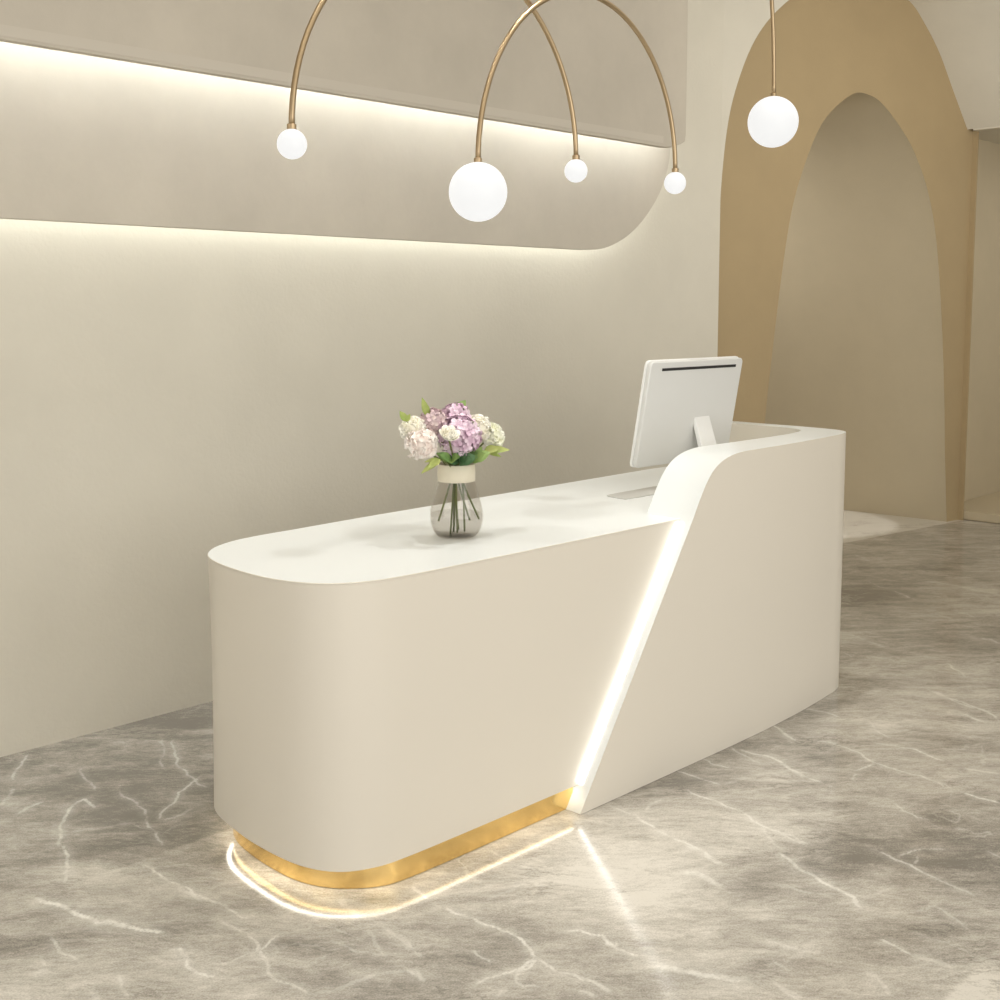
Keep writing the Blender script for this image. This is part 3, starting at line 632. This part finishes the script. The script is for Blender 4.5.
MOUTH = Vector((VX, VY, VZ + .215))
def stem_to(o, head, foot, r=.0032):
    h = Vector(head); ft = Vector(foot); m = MOUTH + Vector(((h.x - VX) * .15, (h.y - VY) * .15, 0))
    m += Vector((ft.x - VX, ft.y - VY, 0)) * .25
    pts = catmull([tuple(ft), tuple(ft.lerp(m, .5)), tuple(m), tuple(m.lerp(h, .5) + Vector((0, 0, .006))), tuple(h)], 4)
    v, f = tube([Vector(p) - Vector(o.location) for p in pts], r, 7); return mk('stem', v, f, M_stem, o, smooth=True)

# (kind, position, radius, material, tilt direction, foot of the stem in the vase, label)
FDZ = .006
FL = [
 ('hydrangea', (2.590, 2.735, 1.200), .066, M_lilac, (-.1, -.6, .7), (-.014, .014, .008), 'round lilac hydrangea in the middle of the vase', 70, .019),
 ('hydrangea', (2.612, 2.775, 1.252), .045, M_lilac, (.1, -.3, 1), (-.004, .01, .014), 'smaller lilac hydrangea at the very top of the bouquet', 36, .018),
 ('hydrangea', (2.530, 2.79, 1.245), .040, M_mauve, (-.4, -.3, 1), (.012, .004, .02), 'small dusky mauve hydrangea at the back above the left blooms', 34, .016),
 ('carnation', (2.452, 2.76, 1.178), .056, M_blush, (-.3, -.55, .75), (.052, -.050, .056), 'large blush white carnation hanging lowest at the left', 0, 0),
 ('carnation', (2.462, 2.81, 1.222), .045, M_ivory, (-.4, -.3, .8), (.040, -.02, .050), 'ivory carnation at the upper left above the blush one', 0, 0),
 ('rose', (2.500, 2.685, 1.212), .029, M_ivory, (-.3, -.6, .8), (-.004, -.008, .014), 'small creamy rose at front left of the lilac hydrangea', 0, 0),
 ('carnation', (2.672, 2.735, 1.218), .048, M_ivory, (.2, -.5, .8), (-.042, .040, .05), 'ivory carnation touching the right side of the lilac hydrangea', 0, 0),
 ('carnation', (2.718, 2.722, 1.190), .047, M_cream, (.5, -.5, .6), (.018, -.018, .016), 'creamy carnation furthest right over the leaves', 0, 0),
 ('hydrangea', (2.645, 2.80, 1.250), .032, M_mauve, (.3, -.1, 1), (.0, .012, .03), 'small dusky mauve hydrangea at the back right of the bouquet', 26, .015),
]
for kind, pos, r, mat, tl, foot, lab, cnt, fr in FL:
    pos = (pos[0], pos[1], pos[2] + FDZ)
    o = empty(kind, pos)
    V, F = hydrangea_head(r, cnt, fr) if kind == 'hydrangea' else rose_head(r) if kind == 'rose' else carnation_head(r)
    t, b, n = frame(tl); Mx = Matrix((t, b, n)).transposed()
    h = mk('bloom', [Mx @ x for x in V], F, mat, o, smooth=(kind != 'hydrangea'))
    if kind != 'hydrangea':
        sm = h.modifiers.new('Solid', 'SOLIDIFY'); sm.thickness = .0008
    stem_to(o, Vector(pos) - n * r * .4, Vector((VX, VY, VZ)) + Vector(foot))
    tag(o, lab, 'flower', 'flowers in the glass vase')
# leafy sprigs: (base direction tip, leaves, material, label)
SP = [
 ('left drooping sprig of long lime leaves under the blush carnation', M_lime, (2.485, 2.71, 1.135), [((-.85, .2, -.45), .075, .020), ((-.7, -.1, -.2), .060, .022), ((-.9, .4, -.05), .05, .016)], (-.03, -.02, .03)),
 ('upright lime sprig poking above the mauve hydrangea at left', M_lime, (2.505, 2.79, 1.262), [((-.25, .1, 1), .062, .022), ((.1, 0, 1), .035, .014)], (.01, .01, .02)),
 ('small bright leaf sprig at the top right of the bouquet', M_green, (2.637, 2.79, 1.272), [((.35, -.3, .7), .042, .030), ((-.2, -.2, .7), .030, .020)], (.02, .01, .02)),
 ('dark round-leaved sprig in front just above the neck band', M_dark, (2.580, 2.725, 1.118), [((-.5, -.5, .45), .062, .044), ((0, -1, .3), .055, .044), ((.5, -.7, .3), .060, .044), ((-.8, .2, .3), .065, .038), ((.1, -.6, .8), .05, .038), ((-.2, -.7, .7), .05, .036)], (-.01, -.01, .02)),
 ('mid green broad-leaved sprig at front right above the band', M_green, (2.622, 2.715, 1.120), [((.7, -.5, .4), .066, .044), ((.2, -.8, .45), .055, .042), ((.9, -.3, .3), .070, .036), ((-.3, -.8, .6), .050, .038), ((.5, -.4, .8), .055, .04)], (.01, 0, .02)),
 ('lime sprig stretching right below the creamy carnations', M_lime, (2.675, 2.71, 1.148), [((.8, -.6, .05), .085, .026), ((.8, -.7, -.35), .06, .018), ((.4, -.5, .1), .05, .028), ((.95, -.3, .1), .07, .024)], (.03, 0, .03)),
 ('green sprig between the left carnations and the neck band', M_green, (2.545, 2.725, 1.125), [((-.7, -.2, .35), .06, .034), ((-.2, -.9, .4), .05, .036), ((-.8, .3, .5), .055, .030)], (-.02, 0, .03)),
 ('pale leaf sprig standing over the ivory carnation at far left', M_lime, (2.435, 2.81, 1.25), [((-.35, .3, .8), .038, .022), ((.3, -.3, .9), .026, .016)], (-.02, .01, .03)),
]
for lab, mat, pos, lv, foot in SP:
    pos = (pos[0], pos[1], pos[2] + FDZ)
    o = empty('leafy_sprig', pos)
    ft = MOUTH + Vector((foot[0], foot[1], -.03 + foot[2]))
    pts = [Vector((0, 0, 0)), (ft - Vector(pos)) * .5 + Vector((0, 0, .008)), ft - Vector(pos)]
    v, f = tube([Vector(p) for p in catmull([tuple(p) for p in pts], 4)], .0013, 6); mk('stem', v, f, M_stem, o, smooth=True)
    for d, L_, w_ in lv:
        V = []; F = []; leaf(V, F, (0, 0, 0), d, (-.55, -.65, .55), L_, w_); mk('leaf', V, F, mat, o, smooth=True)
    tag(o, lab, 'leaves', 'sprigs of leaves in the glass vase')

# ------------------------------------------------------------------ arched pendant lamps
PY = 2.85
def globe_mesh(r):
    return lathe([(max(.0005, r * math.sin(math.pi * j / 24)), -r * math.cos(math.pi * j / 24)) for j in range(25)], 40)
def pendant(x0, z0, r0, x1, z1, r1, label, stem_r=.0088, k=1.02, PY=PY):
    """x0,z0 and x1,z1 are globe centres, r0,r1 their radii; a half-hoop of brass joins their tops"""
    xc = (x0 + x1) / 2; hw = (x1 - x0) / 2; zb = (z0 + r0 + z1 + r1) / 2
    top = zb + hw * k
    o = empty('pendant_lamp', (xc, PY, CZ))
    L = lambda x, z, y=0: Vector((x - xc, y, z - CZ))
    pts = []
    for i in range(49):
        a = math.pi * i / 48; x = xc - hw * math.cos(a)
        base = (z0 + r0) * (1 - i / 48) + (z1 + r1) * i / 48
        pts.append(L(x, base + (top - zb) * math.sin(a)))
    v, f = tube(pts, stem_r, 14); mk('hoop', v, f, M_brass, o, smooth=True)
    for x, z, r in ((x0, z0, r0), (x1, z1, r1)):
        v, f = globe_mesh(r); g = mk('globe', [L(x, z) + Vector(q_) for q_ in v], f, M_globe, o, smooth=True); g['label'] = 'glowing white globe'
        v, f = lathe([(.011, 0), (.0135, .002), (.0135, .016), (.010, .018)], 20); mk('socket', [L(x, z + r - .004) + Vector(q_) for q_ in v], f, M_brass, g, smooth=False)
    v, f = tube([L(xc, top), L(xc, CZ - .02)], .006, 12); mk('rod', v, f, M_brass, o, smooth=True)
    v, f = lathe([(.06, -.022), (.062, -.02), (.062, -.001), (.05, 0)], 32); mk('canopy', v, f, M_brass, o)
    tag(o, label, 'pendant lamp', 'hooped brass pendant lamps over the desk')
    return o
pendant(2.051, 2.067, .0425, 3.273, 2.091, .041, 'brass hoop pendant with two small globes, leftmost over the desk')
q_ = 2.80 / 2.85
pendant(2.787 * q_, 1.6 + .384 * q_, .096 * q_, 3.860 * q_, 1.6 + .492 * q_, .0425 * q_, 'brass hoop pendant with one large and one small globe, middle of the three', k=1.12, PY=2.80)
# the third hoop: seen almost edge-on, only its large globe end hangs in view
x0, z0, r0 = 4.552, 2.40, .107
o = empty('pendant_lamp', (x0 - .36, PY + .05 - .36, CZ))
pts = []
dirh = Vector((-.96, -.28, 0)).normalized(); hw = .42
for i in range(41):
    a = R(140) * i / 40
    p = Vector((x0, PY, z0 + r0)) + dirh * (hw * (1 - math.cos(a))) + Vector((0, 0, math.sin(a) * hw * 1.75))
    pts.append(p)
end = pts[-1]
pk = max(pts, key=lambda p: p.z); o.location = (pk.x, pk.y, CZ)
OL = Vector(o.location)
v, f = tube([p - OL for p in pts], .0088, 14); mk('hoop', v, f, M_brass, o, smooth=True)
for c, r in ((Vector((x0, PY, z0)), r0), (Vector((end.x, end.y, end.z - .042)), .042)):
    v, f = globe_mesh(r); g = mk('globe', [c - OL + Vector(q_) for q_ in v], f, M_globe, o, smooth=True); g['label'] = 'glowing white globe'
    v, f = lathe([(.011, 0), (.0135, .002), (.0135, .016), (.010, .018)], 20); mk('socket', [c - OL + Vector((0, 0, r - .004)) + Vector(q_) for q_ in v], f, M_brass, g)
v, f = tube([pk - OL, Vector((0, 0, -.02))], .006, 12); mk('rod', v, f, M_brass, o, smooth=True)
v, f = lathe([(.06, -.022), (.062, -.02), (.062, -.001), (.05, 0)], 32); mk('canopy', v, f, M_brass, o)
tag(o, 'brass hoop pendant whose large globe hangs before the ochre arch, rightmost of the three', 'pendant lamp', 'hooped brass pendant lamps over the desk')

# ------------------------------------------------------------------ light
def area(name, loc, size, energy, col=(1, .98, .94), rot=(0, 0, 0), sy=None, spread=180):
    l = bpy.data.lights.new(name, 'AREA'); l.energy = energy; l.color = col; l.size = size; l.spread = R(spread)
    if sy: l.shape = 'RECTANGLE'; l.size_y = sy
    o = bpy.data.objects.new(name, l); o.location = loc; o.rotation_euler = rot; C.objects.link(o); return o
def spot(name, loc, tgt, energy, ang, blend=.5, rad=.04, col=(1, .98, .94)):
    l = bpy.data.lights.new(name, 'SPOT'); l.energy = energy; l.spot_size = R(ang); l.spot_blend = blend; l.shadow_soft_size = rad; l.color = col
    o = bpy.data.objects.new(name, l); o.location = loc; C.objects.link(o)
    o.rotation_euler = (Vector(tgt) - Vector(loc)).to_track_quat('-Z', 'Y').to_euler(); return o
area('ceiling_light', (3.4, 1.2, 3.7), 6.5, 42, sy=3.0)
area('room_light', (1.5, -2.6, 1.9), 6.0, 130, rot=(R(90), 0, R(-8)), sy=3.0)
area('side_light', (-2.6, 2.2, 1.7), 3.0, 34, rot=(R(90), 0, R(-90)), sy=2.4)  # unseen fill added to brighten the left end of the desk
area('vault_fill', (6.6, 1.2, 2.7), 2.0, 34, rot=(R(115), 0, R(-40)), sy=.6)  # unseen lamp added to brighten the vault and upper ochre wall
spot('downlight_a', (2.0, 2.75, 3.7), (2.15, 2.8, 0), 62, 62)
spot('downlight_b', (3.1, 2.55, 3.7), (3.0, 2.75, 0), 70, 62)
spot('downlight_c', (4.3, 2.7, 3.7), (4.1, 2.75, 0), 62, 62)
spot('downlight_d', (2.6, 3.1, 3.7), (2.6, 3.0, 0), 40, 60)
for k_, x_ in enumerate((6.75, 7.4, 8.05)):
    yw = 4.21 - .1321 * (x_ - 6.16)
    spot('passage_downlight', (x_, yw + .72, 2.6), (x_, yw + .72, 0), 95, 31, rad=.02, blend=.25)
area('passage_fill', (7.3, 5.4, 2.2), .8, 7, rot=(R(70), 0, R(-90)))
area('recess_light', (10.3, 2.6, 2.85), 1.5, 9)

w = bpy.data.worlds.new('World'); SC.world = w; w.use_nodes = True
bg = w.node_tree.nodes['Background']; bg.inputs['Color'].default_value = (1, .975, .93, 1); bg.inputs['Strength'].default_value = .62

# ------------------------------------------------------------------ camera
f_ = 1200.; cy_ = 434.; hy = 310.; vx = 1690.
Xc = Vector((vx - 500, hy - cy_, f_)).normalized(); Uc = Vector((0, -f_, hy - cy_)).normalized(); Yc = Uc.cross(Xc)
if Yc.x > 0: Yc = -Yc
# image axes (right, up, back) in world coordinates
right_ = Vector((Xc.x, Yc.x, Uc.x)); down_ = Vector((Xc.y, Yc.y, Uc.y)); fwd_ = Vector((Xc.z, Yc.z, Uc.z))
rot = Matrix((right_, -down_, -fwd_)).transposed()
cam = bpy.data.cameras.new('camera'); co = bpy.data.objects.new('camera', cam); C.objects.link(co)
co.matrix_world = Matrix.Translation((0, 0, 1.6)) @ rot.to_4x4()
cam.sensor_width = 36; cam.lens = f_ / 1000 * 36; cam.shift_y = -(500 - cy_) / 1000
cam.clip_start = .05
SC.camera = co
vs = SC.view_settings; vs.view_transform = 'Standard'; vs.look = 'None'; vs.gamma = 1; vs.exposure = 0
